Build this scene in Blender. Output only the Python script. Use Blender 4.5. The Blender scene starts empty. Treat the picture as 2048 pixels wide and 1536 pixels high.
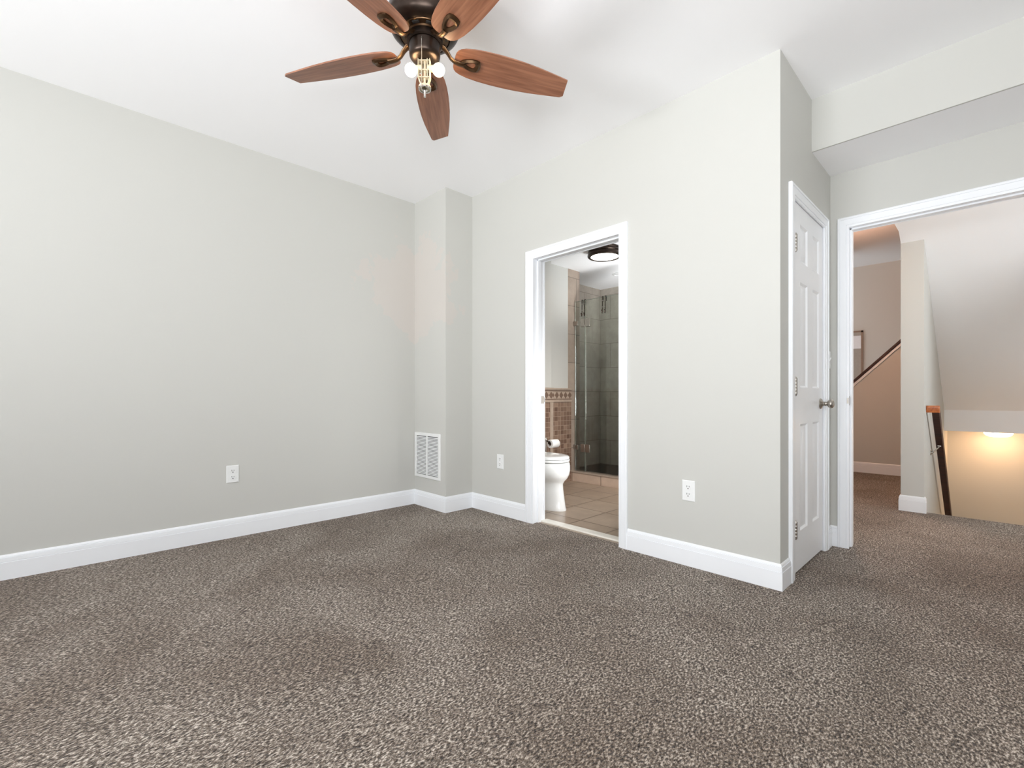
import bpy, bmesh, math, random
from mathutils import Vector, Matrix

# ---------------------------------------------------------------- camera, world, exposure, daylight and fill lights
SC = bpy.context.scene
COL = SC.collection
R = math.radians

cam_d = bpy.data.cameras.new('camera')
cam = bpy.data.objects.new('camera', cam_d)
COL.objects.link(cam)
cam.location = (0, 0, .988)
cam.rotation_euler = (R(90), 0, R(45.933))
cam_d.sensor_fit = 'HORIZONTAL'
cam_d.sensor_width = 36
cam_d.lens = 934.463 / 2048 * 36
cam_d.shift_y = (791.166 - 768) / 2048
cam_d.clip_start = .02
SC.camera = cam

SC.view_settings.view_transform = 'Standard'
SC.view_settings.look = 'None'
SC.view_settings.gamma = 1
SC.view_settings.use_curve_mapping = False
SC.view_settings.exposure = 0.06

W = bpy.data.worlds.new('daylight'); SC.world = W
W.use_nodes = True
W.node_tree.nodes['Background'].inputs[0].default_value = (.93, .97, 1, 1)
W.node_tree.nodes['Background'].inputs[1].default_value = 1.0

SC.cycles.max_bounces = 12
SC.cycles.diffuse_bounces = 8
SC.cycles.glossy_bounces = 4
SC.cycles.transmission_bounces = 6
SC.cycles.transparent_max_bounces = 10
SC.cycles.caustics_reflective = False
SC.cycles.caustics_refractive = False
SC.cycles.sample_clamp_indirect = 6


def area(name, loc, rot, sx, sy, power, color=(1, 1, 1), spread=180):
    l = bpy.data.lights.new(name, 'AREA'); l.shape = 'RECTANGLE'
    l.size = sx; l.size_y = sy; l.energy = power; l.color = color; l.spread = R(spread)
    o = bpy.data.objects.new(name, l); COL.objects.link(o)
    o.location = loc; o.rotation_euler = rot
    return o


# daylight through the two bedroom windows in the wall behind the camera (sky light level), plus added fill tilted up at the ceiling
for wx, k in ((-1.5, .94), (.35, .52)):
    area('window_daylight', (wx, -3.5, 1.42), (R(92), 0, 0), 1.35, 1.8, 19 * k, (.93, .965, 1))
    area('ceiling_fill', (wx, -3.52, .70), (R(138), 0, 0), 1.35, .7, 100 * k, (.95, .97, 1), 125)
# daylight through the wide window in the side wall, out of the frame
area('window_daylight', (1.46, -.9, 1.42), (R(92), 0, R(46)), 2.0, 1.8, 17, (.93, .965, 1), 105)
area('ceiling_fill', (1.48, -.9, .70), (R(138), 0, R(42)), 2.0, .7, 46, (.95, .97, 1), 120)  # extra upward fill added at the side window for the ceiling
# bathroom window daylight, then an added low fill, both hidden by the doorway
area('bathroom_daylight_and_fill', (-1.53, 3.95, 1.2), (R(138), 0, R(48)), .6, .7, 30, (.95, .98, 1), 85)
area('bathroom_daylight_and_fill', (-1.53, 3.15, .80), (R(84), 0, R(90)), .5, .5, 7.5, (.97, .985, 1), 120)  # low fill added to brighten the toilet
# unseen spot added above the doorway head to brighten shower kerb and toilet
sp_d = bpy.data.lights.new('bathroom_fill_beam', 'SPOT'); sp_d.energy = 120; sp_d.spot_size = R(70); sp_d.spot_blend = .8; sp_d.shadow_soft_size = .06; sp_d.color = (1, .93, .85)
sp_o = bpy.data.objects.new('bathroom_fill_beam', sp_d); COL.objects.link(sp_o); sp_o.location = (-2.0, 2.98, 2.425)
sp_o.rotation_euler = (Vector((-2.75, 4.5, .45)) - sp_o.location).to_track_quat('-Z', 'Y').to_euler()
# fill added at the right-hand end of the hall, out of the frame
area('hall_end_fill', (2.36, 4.45, 1.2), (R(110), 0, R(80)), 1.0, 1.4, 25, (.95, .975, 1), 130)

# ---------------------------------------------------------------- dimensions (metres; camera stands at the origin)
X0, X1, Y1, Y2, X3, Y3, Y4 = -3.699, -3.222, 2.34, 2.628, -.757, 3.213, 3.665
H, HS = 2.747, 2.437
Y2B, Y4B = 2.748, 3.785
XR, YB = 1.35, -3.4
DB0, DB1, DBH = -2.478, -1.702, 2.046      # bathroom doorway
DC0, DC1, DCH = 2.846, 3.490, 2.056        # closet doorway (along Y)
DH0, DH1, DHH = -.658, .128, 2.078         # hall doorway
XP, XT, XSH, YSH, ZB = -3.423, -3.323, -3.80, 5.385, 2.453
YCB = 4.257                                 # shower kerb front
XC0, XC1, YCOL = -.564, -.412, 5.215        # wall end between hall and stairwell


# ---------------------------------------------------------------- materials
def nt(name):
    m = bpy.data.materials.new(name); m.use_nodes = True
    t = m.node_tree
    return m, t, t.nodes['Principled BSDF']


def N(t, typ, **kw):
    n = t.nodes.new(typ)
    for k, v in kw.items():
        setattr(n, k, v)
    return n


def srgb(r, g, b):
    f = lambda c: (c / 255 / 12.92) if c / 255 <= .04045 else ((c / 255 + .055) / 1.055) ** 2.4
    return (f(r), f(g), f(b), 1)


def plain(name, col, rough=.5, metal=0., noise=0., nscale=40., bump=0., bscale=200., spec=.5):
    m, t, b = nt(name)
    b.inputs['Base Color'].default_value = col
    b.inputs['Roughness'].default_value = rough
    b.inputs['Metallic'].default_value = metal
    b.inputs['Specular IOR Level'].default_value = spec
    tc = N(t, 'ShaderNodeTexCoord')
    if noise:
        n = N(t, 'ShaderNodeTexNoise'); n.inputs['Scale'].default_value = nscale; n.inputs['Detail'].default_value = 4
        t.links.new(tc.outputs['Object'], n.inputs['Vector'])
        r = N(t, 'ShaderNodeValToRGB')
        r.color_ramp.elements[0].position = .3; r.color_ramp.elements[1].position = .7
        r.color_ramp.elements[0].color = tuple(c * (1 - noise) for c in col[:3]) + (1,)
        r.color_ramp.elements[1].color = tuple(min(1, c * (1 + noise)) for c in col[:3]) + (1,)
        t.links.new(n.outputs['Fac'], r.inputs['Fac']); t.links.new(r.outputs['Color'], b.inputs['Base Color'])
    if bump:
        n2 = N(t, 'ShaderNodeTexNoise'); n2.inputs['Scale'].default_value = bscale
        t.links.new(tc.outputs['Object'], n2.inputs['Vector'])
        bp = N(t, 'ShaderNodeBump'); bp.inputs['Strength'].default_value = bump; bp.inputs['Distance'].default_value = .002
        t.links.new(n2.outputs['Fac'], bp.inputs['Height']); t.links.new(bp.outputs['Normal'], b.inputs['Normal'])
    return m


def paint_with_touchups(name, col, col2):
    """matt wall paint; irregular touch-up patches of a slightly warmer batch near the room's corner"""
    m, t, b = nt(name)
    b.inputs['Roughness'].default_value = .75
    b.inputs['Specular IOR Level'].default_value = .25
    tc = N(t, 'ShaderNodeTexCoord')
    n = N(t, 'ShaderNodeTexNoise'); n.inputs['Scale'].default_value = 3.2; n.inputs['Detail'].default_value = 8; n.inputs['Roughness'].default_value = .65
    t.links.new(tc.outputs['Object'], n.inputs['Vector'])
    d = N(t, 'ShaderNodeVectorMath', operation='DISTANCE'); d.inputs[1].default_value = (-3.55, 2.25, 1.95)
    t.links.new(tc.outputs['Object'], d.inputs[0])
    mr = N(t, 'ShaderNodeMapRange'); mr.inputs['From Min'].default_value = .15; mr.inputs['From Max'].default_value = .95
    mr.inputs['To Min'].default_value = .16; mr.inputs['To Max'].default_value = -.3
    t.links.new(d.outputs['Value'], mr.inputs['Value'])
    ad = N(t, 'ShaderNodeMath', operation='ADD'); t.links.new(n.outputs['Fac'], ad.inputs[0]); t.links.new(mr.outputs['Result'], ad.inputs[1])
    r = N(t, 'ShaderNodeValToRGB'); r.color_ramp.elements[0].position = .515; r.color_ramp.elements[1].position = .53
    r.color_ramp.elements[0].color = col; r.color_ramp.elements[1].color = col2
    t.links.new(ad.outputs[0], r.inputs['Fac']); t.links.new(r.outputs['Color'], b.inputs['Base Color'])
    return m


def carpet_mat(name):
    m, t, b = nt(name)
    b.inputs['Roughness'].default_value = .95
    b.inputs['Specular IOR Level'].default_value = .1
    b.inputs['Sheen Weight'].default_value = .15
    b.inputs['Sheen Roughness'].default_value = .6
    tc = N(t, 'ShaderNodeTexCoord')
    mp = N(t, 'ShaderNodeMapping'); mp.inputs['Rotation'].default_value = (0, 0, R(28)); mp.inputs['Scale'].default_value = (1.55, .85, 1)
    t.links.new(tc.outputs['Object'], mp.inputs['Vector'])
    wn = N(t, 'ShaderNodeTexNoise'); wn.inputs['Scale'].default_value = 6; wn.inputs['Detail'].default_value = 2
    t.links.new(tc.outputs['Object'], wn.inputs['Vector'])
    wa = N(t, 'ShaderNodeMixRGB', blend_type='LINEAR_LIGHT'); wa.inputs['Fac'].default_value = .012
    t.links.new(mp.outputs['Vector'], wa.inputs['Color1']); t.links.new(wn.outputs['Color'], wa.inputs['Color2'])
    fine = N(t, 'ShaderNodeTexNoise'); fine.inputs['Scale'].default_value = 102; fine.inputs['Detail'].default_value = 3; fine.inputs['Roughness'].default_value = .7
    t.links.new(wa.outputs['Color'], fine.inputs['Vector'])
    vor = N(t, 'ShaderNodeTexVoronoi'); vor.inputs['Scale'].default_value = 110
    t.links.new(wa.outputs['Color'], vor.inputs['Vector'])
    # yarn colours: dark brown flecks, taupe, pale tips
    r = N(t, 'ShaderNodeValToRGB')
    e = r.color_ramp.elements
    e[0].position = .37; e[0].color = srgb(40, 31, 25)
    e[1].position = .64; e[1].color = srgb(225, 215, 203)
    x = e.new(.46); x.color = srgb(101, 88, 76)
    x = e.new(.54); x.color = srgb(147, 134, 121)
    t.links.new(fine.outputs['Fac'], r.inputs['Fac'])
    # brushed pile: large soft patches where the pile leans the other way
    big = N(t, 'ShaderNodeTexNoise'); big.inputs['Scale'].default_value = 1.5; big.inputs['Detail'].default_value = 3; big.inputs['Roughness'].default_value = .5; big.inputs['Distortion'].default_value = .5
    t.links.new(tc.outputs['Object'], big.inputs['Vector'])
    rb = N(t, 'ShaderNodeValToRGB')
    rb.color_ramp.elements[0].position = .36; rb.color_ramp.elements[0].color = (.69, .64, .595, 1)
    rb.color_ramp.elements[1].position = .62; rb.color_ramp.elements[1].color = (1, 1, 1, 1)
    t.links.new(big.outputs['Fac'], rb.inputs['Fac'])
    mu = N(t, 'ShaderNodeMixRGB', blend_type='MULTIPLY'); mu.inputs['Fac'].default_value = 1
    t.links.new(r.outputs['Color'], mu.inputs['Color1']); t.links.new(rb.outputs['Color'], mu.inputs['Color2'])
    t.links.new(mu.outputs['Color'], b.inputs['Base Color'])
    bp = N(t, 'ShaderNodeBump'); bp.inputs['Strength'].default_value = .9; bp.inputs['Distance'].default_value = .006
    ad = N(t, 'ShaderNodeMath', operation='SUBTRACT'); t.links.new(fine.outputs['Fac'], ad.inputs[0]); t.links.new(vor.outputs['Distance'], ad.inputs[1])
    t.links.new(ad.outputs[0], bp.inputs['Height']); t.links.new(bp.outputs['Normal'], b.inputs['Normal'])
    return m


def tile_mat(name, ax, w, h, c1, c2, mortar, msize, rough=.35, offset=0., mott=.12, origin=(0, 0), bumpy=.3, nscale=9.):
    """square or running-bond tiles laid in the plane of the two object axes in ax"""
    m, t, b = nt(name)
    b.inputs['Roughness'].default_value = rough
    tc = N(t, 'ShaderNodeTexCoord')
    s = N(t, 'ShaderNodeSeparateXYZ'); t.links.new(tc.outputs['Object'], s.inputs[0])
    c = N(t, 'ShaderNodeCombineXYZ')
    t.links.new(s.outputs[ax[0]], c.inputs['X']); t.links.new(s.outputs[ax[1]], c.inputs['Y'])
    mp = N(t, 'ShaderNodeMapping'); mp.inputs['Location'].default_value = (-origin[0], -origin[1], 0)
    t.links.new(c.outputs[0], mp.inputs['Vector'])
    br = N(t, 'ShaderNodeTexBrick'); br.offset = offset; br.squash = 1
    br.inputs['Color1'].default_value = c1; br.inputs['Color2'].default_value = c2; br.inputs['Mortar'].default_value = mortar
    br.inputs['Scale'].default_value = 1; br.inputs['Mortar Size'].default_value = msize; br.inputs['Mortar Smooth'].default_value = .1
    br.inputs['Brick Width'].default_value = w; br.inputs['Row Height'].default_value = h; br.inputs['Bias'].default_value = 0
    t.links.new(mp.outputs[0], br.inputs['Vector'])
    n = N(t, 'ShaderNodeTexNoise'); n.inputs['Scale'].default_value = nscale; n.inputs['Detail'].default_value = 9; n.inputs['Roughness'].default_value = .65
    t.links.new(tc.outputs['Object'], n.inputs['Vector'])
    r = N(t, 'ShaderNodeValToRGB'); r.color_ramp.elements[0].position = .3; r.color_ramp.elements[1].position = .7
    r.color_ramp.elements[0].color = (1 - mott * 2, 1 - mott * 2.1, 1 - mott * 2.2, 1); r.color_ramp.elements[1].color = (1, 1, 1, 1)
    t.links.new(n.outputs['Fac'], r.inputs['Fac'])
    mu = N(t, 'ShaderNodeMixRGB', blend_type='MULTIPLY'); mu.inputs['Fac'].default_value = 1
    t.links.new(br.outputs['Color'], mu.inputs['Color1']); t.links.new(r.outputs['Color'], mu.inputs['Color2'])
    t.links.new(mu.outputs['Color'], b.inputs['Base Color'])
    bp = N(t, 'ShaderNodeBump'); bp.inputs['Strength'].default_value = bumpy; bp.inputs['Distance'].default_value = .003; bp.invert = True
    t.links.new(br.outputs['Fac'], bp.inputs['Height']); t.links.new(bp.outputs['Normal'], b.inputs['Normal'])
    return m


def wood_mat(name, c1, c2, axis=0, scale=(3, 45, 45), rough=.35, coat=.15):
    m, t, b = nt(name)
    b.inputs['Roughness'].default_value = rough
    b.inputs['Coat Weight'].default_value = coat; b.inputs['Coat Roughness'].default_value = .25
    tc = N(t, 'ShaderNodeTexCoord')
    mp = N(t, 'ShaderNodeMapping'); mp.inputs['Scale'].default_value = scale
    t.links.new(tc.outputs['Object'], mp.inputs['Vector'])
    n = N(t, 'ShaderNodeTexNoise'); n.inputs['Scale'].default_value = 2; n.inputs['Detail'].default_value = 8; n.inputs['Distortion'].default_value = .6
    t.links.new(mp.outputs['Vector'], n.inputs['Vector'])
    r = N(t, 'ShaderNodeValToRGB'); r.color_ramp.elements[0].position = .32; r.color_ramp.elements[1].position = .66
    r.color_ramp.elements[0].color = c1; r.color_ramp.elements[1].color = c2
    t.links.new(n.outputs['Fac'], r.inputs['Fac']); t.links.new(r.outputs['Color'], b.inputs['Base Color'])
    return m


def glow_mat(name, col, strength):
    m, t, b = nt(name)
    b.inputs['Base Color'].default_value = (.9, .88, .84, 1)
    b.inputs['Emission Color'].default_value = col
    b.inputs['Emission Strength'].default_value = strength
    b.inputs['Roughness'].default_value = .3
    return m


def glass_mat(name, tint):
    m, t, b = nt(name)
    t.nodes.remove(b)
    out = t.nodes['Material Output']
    tr = N(t, 'ShaderNodeBsdfTransparent'); tr.inputs[0].default_value = tint
    gl = N(t, 'ShaderNodeBsdfGlossy'); gl.inputs['Roughness'].default_value = .01
    fr = N(t, 'ShaderNodeFresnel'); fr.inputs['IOR'].default_value = 1.45
    mx = N(t, 'ShaderNodeMixShader')
    t.links.new(fr.outputs[0], mx.inputs['Fac']); t.links.new(tr.outputs[0], mx.inputs[1]); t.links.new(gl.outputs[0], mx.inputs[2])
    t.links.new(mx.outputs[0], out.inputs['Surface'])
    return m


PAINT = srgb(201, 200.6, 195.5)
M = {}
M['wall'] = paint_with_touchups('greige_wall_paint', PAINT, srgb(206, 201, 195))
M['paint'] = plain('greige_paint', PAINT, .75, spec=.25)
M['ceil'] = plain('ceiling_white', srgb(248, 248, 249), .85, spec=.2)
M['trim'] = plain('trim_white', srgb(242, 244, 247), .32, noise=.006, nscale=5)
M['door'] = plain('door_white', srgb(245, 246, 248), .38, noise=.006, nscale=5)
M['carpet'] = carpet_mat('taupe_carpet')
M['plastic'] = plain('white_plastic', srgb(236, 237, 236), .35, bump=.02)
M['dark'] = plain('dark_slot', srgb(40, 38, 36), .7, noise=.1)
M['shadowbox'] = plain('duct_dark', srgb(70, 70, 70), .8, noise=.1)  # shade behind the vent louvres, painted as dark grey
M['nickel'] = plain('satin_nickel', srgb(178, 172, 164), .3, 1., noise=.06, nscale=60)
M['chrome'] = plain('chrome', srgb(215, 212, 206), .14, 1., noise=.03)
M['bronze'] = plain('oiled_bronze', srgb(58, 48, 42), .34, .85, noise=.25, nscale=25)
M['bronze2'] = plain('brushed_bronze', srgb(92, 70, 50), .33, .9, noise=.25, nscale=25)
M['blade'] = wood_mat('walnut_blade', srgb(122, 78, 56), srgb(156, 106, 80), scale=(2.2, 30, 30), rough=.38)
M['rail'] = wood_mat('cherry_rail', srgb(150, 74, 34), srgb(206, 122, 64), scale=(18, 3, 18), rough=.28)
M['raildark'] = wood_mat('dark_rail', srgb(36, 15, 9), srgb(66, 30, 18), scale=(3, 30, 30), rough=.55, coat=0)  # cap rail's own dark brown; on the stair rail, shade painted in
M['porcelain'] = plain('porcelain', srgb(238, 238, 236), .08, noise=.01)
M['paper'] = plain('tissue_paper', srgb(240, 238, 234), .9, bump=.15, bscale=300)
M['stone'] = plain('marble_threshold', srgb(232, 228, 218), .3, noise=.05, nscale=14)
M['cream'] = plain('cream_plastic', srgb(206, 192, 164), .45, noise=.03)
M['bulb'] = glow_mat('lit_bulb', (1, .74, .44, 1), 30)
M['bathglow'] = glow_mat('lit_bath_diffuser', (1, .90, .80, 1), 18)
M['stairglow'] = glow_mat('lit_dome', (1, .60, .32, 1), 34)
M['hallglow'] = glow_mat('lit_hall_dome', (1, .88, .78, 1), 9)
M['hallglow2'] = glow_mat('lit_warm_globe', (1, .56, .37, 1), 140)
M['stairfill2'] = glow_mat('lit_warm_stair_fill', (1, .60, .30, 1), 64)
M['stairfill'] = glow_mat('lit_stair_fill', (.92, .96, 1, 1), 52)
M['glass'] = glass_mat('green_glass', (.925, .955, .935, 1))
M['glassedge'] = plain('glass_edge', srgb(128, 146, 136), .12, noise=.05)
M['clear'] = glass_mat('window_glass', (.95, .97, .97, 1))
M['floortile'] = tile_mat('floor_tile', ('X', 'Y'), .34, .34, srgb(172, 154, 136), srgb(160, 142, 124), srgb(116, 100, 86), .006, .3, .0, .13, (-2.279 - .34 * 3, 2.962), nscale=5)
M['mosaic'] = tile_mat('mosaic_tile', ('Y', 'Z'), .0525, .0525, srgb(112, 84, 69), srgb(160, 133, 114), srgb(182, 162, 144), .0018, .4, .0, .12, (3.806, .02))
M['walltile'] = tile_mat('wall_tile_side', ('Y', 'Z'), .33, .33, srgb(178, 162, 148), srgb(168, 152, 138), srgb(132, 120, 110), .004, .4, .5, .12, (4.2, .05), nscale=7)
M['showertile'] = tile_mat('shower_tile_side', ('Y', 'Z'), .33, .33, srgb(186, 177, 166), srgb(176, 167, 156), srgb(136, 127, 118), .003, .4, .5, .14, (4.2, .05), nscale=7)
M['showerback'] = tile_mat('shower_tile_back', ('X', 'Z'), .33, .33, srgb(192, 185, 174), srgb(182, 175, 164), srgb(140, 132, 122), .003, .4, .5, .14, (-3.8, .05), nscale=7)
M['curbtile'] = tile_mat('kerb_tile', ('X', 'Y'), .4, 2.0, srgb(212, 190, 172), srgb(204, 182, 164), srgb(140, 122, 106), .005, .35, .0, .1, (-3.0 - .8, 3.5), nscale=7)
M['border'] = plain('border_stone', srgb(176, 158, 142), .45, noise=.08, nscale=20)
M['diamond'] = plain('brown_inlay', srgb(118, 96, 82), .45, noise=.12, nscale=60)
M['pebble'] = plain('pebble_dark', srgb(38, 36, 34), .35, noise=.5, nscale=60, bump=.9, bscale=45)
M['blind'] = plain('pale_blind', srgb(232, 234, 238), .7, noise=.02)
M['greypanel'] = plain('grey_panel', srgb(160, 154, 146), .6, noise=.04)
M['woodframe'] = plain('taupe_frame', srgb(132, 110, 94), .5, noise=.06)


# ---------------------------------------------------------------- mesh helpers
class MB:
    def __init__(self):
        self.v = []; self.f = []; self.mi = []

    def add(self, vs, fs, mi=0):
        b = len(self.v)
        self.v += [tuple(p) for p in vs]
        for f in fs:
            self.f.append(tuple(b + i for i in f)); self.mi.append(mi)
        return self

    def box(self, x0, x1, y0, y1, z0, z1, mi=0):
        vs = [(x, y, z) for z in (z0, z1) for y in (y0, y1) for x in (x0, x1)]
        return self.add(vs, [(0, 2, 3, 1), (4, 5, 7, 6), (0, 1, 5, 4), (2, 6, 7, 3), (0, 4, 6, 2), (1, 3, 7, 5)], mi)

    def quad(self, a, b, c, d, mi=0):
        return self.add([a, b, c, d], [(0, 1, 2, 3)], mi)

    def loft(self, rings, cap0=True, cap1=True, mi=0, closed=True):
        n = len(rings[0]); vs = [p for r in rings for p in r]; fs = []
        for i in range(len(rings) - 1):
            for j in range(n if closed else n - 1):
                k = (j + 1) % n
                fs.append((i * n + j, i * n + k, (i + 1) * n + k, (i + 1) * n + j))
        if cap0: fs.append(tuple(reversed(range(n))))
        if cap1: fs.append(tuple((len(rings) - 1) * n + j for j in range(n)))
        return self.add(vs, fs, mi)

    def lathe(self, prof, c=(0, 0, 0), n=40, mi=0, axis='Z', caps=True):
        rings = []
        for r, h in prof:
            ring = []
            for j in range(n):
                a = 2 * math.pi * j / n
                p = (r * math.cos(a), r * math.sin(a), h)
                if axis == 'Y': p = (p[0], p[2], -p[1])
                if axis == 'X': p = (p[2], p[0], p[1])
                ring.append((c[0] + p[0], c[1] + p[1], c[2] + p[2]))
            rings.append(ring)
        return self.loft(rings, caps, caps, mi)

    def tube(self, pts, r, n=10, mi=0, sx=1., sz=1.):
        pts = [Vector(p) for p in pts]
        rs = r if isinstance(r, (list, tuple)) else [r] * len(pts)
        rings = []; up = Vector((0, 0, 1))
        for i, p in enumerate(pts):
            d = (pts[min(i + 1, len(pts) - 1)] - pts[max(i - 1, 0)]).normalized()
            u = up if abs(d.dot(up)) < .95 else Vector((1, 0, 0))
            s = d.cross(u).normalized(); w = s.cross(d).normalized()
            rings.append([tuple(p + s * (rs[i] * sx * math.cos(2 * math.pi * j / n)) + w * (rs[i] * sz * math.sin(2 * math.pi * j / n))) for j in range(n)])
        return self.loft(rings, True, True, mi)

    def prism(self, poly, fn, d0, d1, mi=0):
        """poly: 2-D outline; fn(a, b, d) -> world point"""
        n = len(poly)
        vs = [fn(a, b, d0) for a, b in poly] + [fn(a, b, d1) for a, b in poly]
        fs = [tuple(range(n)), tuple(reversed(range(n, 2 * n)))] + [(i, i + n, (i + 1) % n + n, (i + 1) % n) for i in range(n)]
        return self.add(vs, fs, mi)

    def sphere(self, c, r, n=24, m=14, sc=(1, 1, 1), mi=0):
        rings = []
        for i in range(1, m):
            t = math.pi * i / m
            rings.append([(c[0] + sc[0] * r * math.sin(t) * math.cos(2 * math.pi * j / n), c[1] + sc[1] * r * math.sin(t) * math.sin(2 * math.pi * j / n), c[2] + sc[2] * r * math.cos(t)) for j in range(n)])
        b = len(self.v)
        self.loft(rings, False, False, mi)
        top = len(self.v); self.v.append((c[0], c[1], c[2] + r * sc[2])); self.v.append((c[0], c[1], c[2] - r * sc[2]))
        for j in range(n):
            k = (j + 1) % n
            self.f.append((b + k, b + j, top)); self.mi.append(mi)
            q = b + (m - 2) * n
            self.f.append((q + j, q + k, top + 1)); self.mi.append(mi)
        return self

    def build(self, name, mats, parent=None, loc=(0, 0, 0), smooth=38, bevel=0):
        mats = mats if isinstance(mats, (list, tuple)) else [mats]
        me = bpy.data.meshes.new(name)
        me.from_pydata([(x - loc[0], y - loc[1], z - loc[2]) for x, y, z in self.v], [], self.f)
        for m in mats: me.materials.append(m)
        for p, i in zip(me.polygons, self.mi): p.material_index = i
        bm = bmesh.new(); bm.from_mesh(me)
        bmesh.ops.recalc_face_normals(bm, faces=bm.faces)
        for f in bm.faces: f.smooth = True
        for e in bm.edges:
            e.smooth = len(e.link_faces) == 2 and e.calc_face_angle(0) < R(smooth)
        bm.to_mesh(me); bm.free()
        o = bpy.data.objects.new(name, me); COL.objects.link(o)
        if bevel:
            b = o.modifiers.new('soft_edge', 'BEVEL'); b.width = bevel; b.segments = 2; b.limit_method = 'ANGLE'; b.angle_limit = R(40)
        if parent is None:
            o.location = loc
        else:
            o.parent = parent
            if loc == (0, 0, 0):
                o.location = tuple(-c for c in parent.location) if parent.get('at_base') is None else (0, 0, 0)
        return o


def tag(o, label, cat, group=None, kind=None):
    o['label'] = label; o['category'] = cat
    if group: o['group'] = group
    if kind: o['kind'] = kind
    return o


def struct(name, mb, m, label, cat, **kw):
    return tag(mb.build(name, m, **kw), label, cat, kind='structure')


def thing(name, loc, label, cat, group=None, rotz=0):
    """an Empty at the thing's base; its parts are modelled in the Empty's own frame"""
    o = bpy.data.objects.new(name, None); COL.objects.link(o)
    o.location = loc; o.rotation_euler = (0, 0, rotz); o.empty_display_size = .1
    o['at_base'] = 1
    return tag(o, label, cat, group)


def part(name, mb, m, parent, label=None, **kw):
    o = mb.build(name, m, parent, **kw)
    if label: o['label'] = label
    return o


def subpart(name, mb, m, parent, label=None, **kw):
    """child of a part (or of a structure) whose own frame is the world or its thing's frame"""
    o = mb.build(name, m, None, **kw)
    o.parent = parent
    if label: o['label'] = label
    return o


def copy_tree(o, parent=None):
    c = o.copy(); COL.objects.link(c)
    if parent: c.parent = parent
    for ch in list(o.children): copy_tree(ch, c)
    return c


# ---------------------------------------------------------------- room shell
# floors
mb = MB()
mb.quad((X0 - .1, YB - .1, 0), (XR + .1, YB - .1, 0), (XR + .1, Y2, 0), (X0 - .1, Y2, 0))
mb.quad((DB0, Y2, 0), (DB1, Y2, 0), (DB1, 2.708, 0), (DB0, 2.708, 0))
mb.quad((X3 - .1, Y2, 0), (2.3, Y2, 0), (2.3, YCOL + .05, 0), (X3 - .1, YCOL + .05, 0))
mb.quad((-1.45, Y4B, 0), (X3 - .1, Y4B, 0), (X3 - .1, YCOL + .05, 0), (-1.45, YCOL + .05, 0))
mb.quad((-1.45, YCOL + .05, 0), (XC0 + .05, YCOL + .05, 0), (XC0 + .05, 7.6, 0), (-1.45, 7.6, 0))
# rounded carpet nosing over the first stair
pr_ = [(YCOL + .05, 0), (YCOL + .066, -.004), (YCOL + .074, -.014), (YCOL + .074, -.03), (YCOL + .055, -.04), (YCOL + .05, -.2)]
mb.loft([[(x, y, z) for y, z in pr_] for x in (XC1 - .1, .95)], False, False, closed=False)
struct('floor', mb, M['carpet'], 'speckled taupe brown carpet across the bedroom and hall', 'carpet')
mb = MB().box(-3.9, -1.4, Y2 + .05, 5.5, -.05, .001)
struct('floor_bathroom', mb, M['floortile'], 'large beige square floor tiles in the bathroom', 'tile floor')
mb = MB().box(DB0 + .001, DB1 - .001, 2.706, 2.782, -.02, .011)
struct('trim_threshold', mb, M['stone'], 'white stone threshold strip between carpet and bathroom tile', 'threshold', bevel=.004)

# ceilings
struct('ceiling', MB().box(X0 - .12, XR + .12, YB - .12, Y3 + .02, H, H + .1), M['ceil'], 'flat white bedroom ceiling above the fan', 'ceiling')
struct('ceiling_soffit', MB().box(X3 - .02, XR, Y3 + .012, Y4 + .02, HS, HS + .02), M['ceil'], 'white underside of the dropped soffit over the entry', 'ceiling')
struct('ceiling_bathroom', MB().box(-3.95, -1.4, Y2B, 5.6, ZB, ZB + .1), M['ceil'], 'white bathroom ceiling with round light', 'ceiling')
struct('ceiling_hall', MB().box(-2.4, XC0 + .005, Y4B, 8.6, 2.872, 2.96), M['ceil'], 'higher hall ceiling over the upward stairs', 'ceiling')

# walls of the bedroom
struct('wall_left', MB().box(X0 - .12, X0, YB - .1, 2.9, -.02, H + .02), M['wall'], 'long plain greige wall with one outlet', 'wall')
struct('wall_chase', MB().box(X0 - .02, X1, Y1, Y2 + .02, -.02, H + .02), M['wall'], 'boxed out corner column of wall with the vent', 'wall')
mb = MB()
mb.box(X0 - .02, DB0 - .02, Y2, Y2B, -.02, H + .02).box(DB1 + .02, X3, Y2, Y2B, -.02, H + .02).box(DB0 - .02, DB1 + .02, Y2, Y2B, DBH + .02, H + .02)
struct('wall_bathroom', mb, M['wall'], 'greige wall holding the bathroom doorway', 'wall')
mb = MB()
xa, xb = X3 - .115, X3
mb.box(xa, xb, Y2B, DC0 - .02, -.02, H + .02).box(xa, xb, DC1 + .02, Y4 + .02, -.02, H + .02).box(xa, xb, DC0 - .02, DC1 + .02, DCH + .02, H + .02)
struct('wall_closet', mb, M['paint'], 'short greige return wall holding the narrow closet door', 'wall')
mb = MB()
mb.box(-1.5, DH0 - .02, Y4, Y4B, -.02, 2.9).box(DH1 + .02, 2.35, Y4, Y4B, -.02, 2.9).box(DH0 - .02, DH1 + .02, Y4, Y4B, DHH + .02, 2.9)
struct('wall_hall', mb, M['paint'], 'greige wall holding the wide open doorway to the hall', 'wall')
struct('wall_soffit', MB().box(X3 - .02, XR, Y3, Y3 + .012, HS, H + .02), M['paint'], 'greige drop face of the soffit below the ceiling', 'wall')
mb = MB()
mb.box(XR, XR + .1, YB - .1, -2.05, -.02, H + .02).box(XR, XR + .1, .25, Y4 + .1, -.02, H + .02)
mb.box(XR, XR + .1, -2.05, .25, -.02, .40).box(XR, XR + .1, -2.05, .25, 2.40, H + .02)
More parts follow.
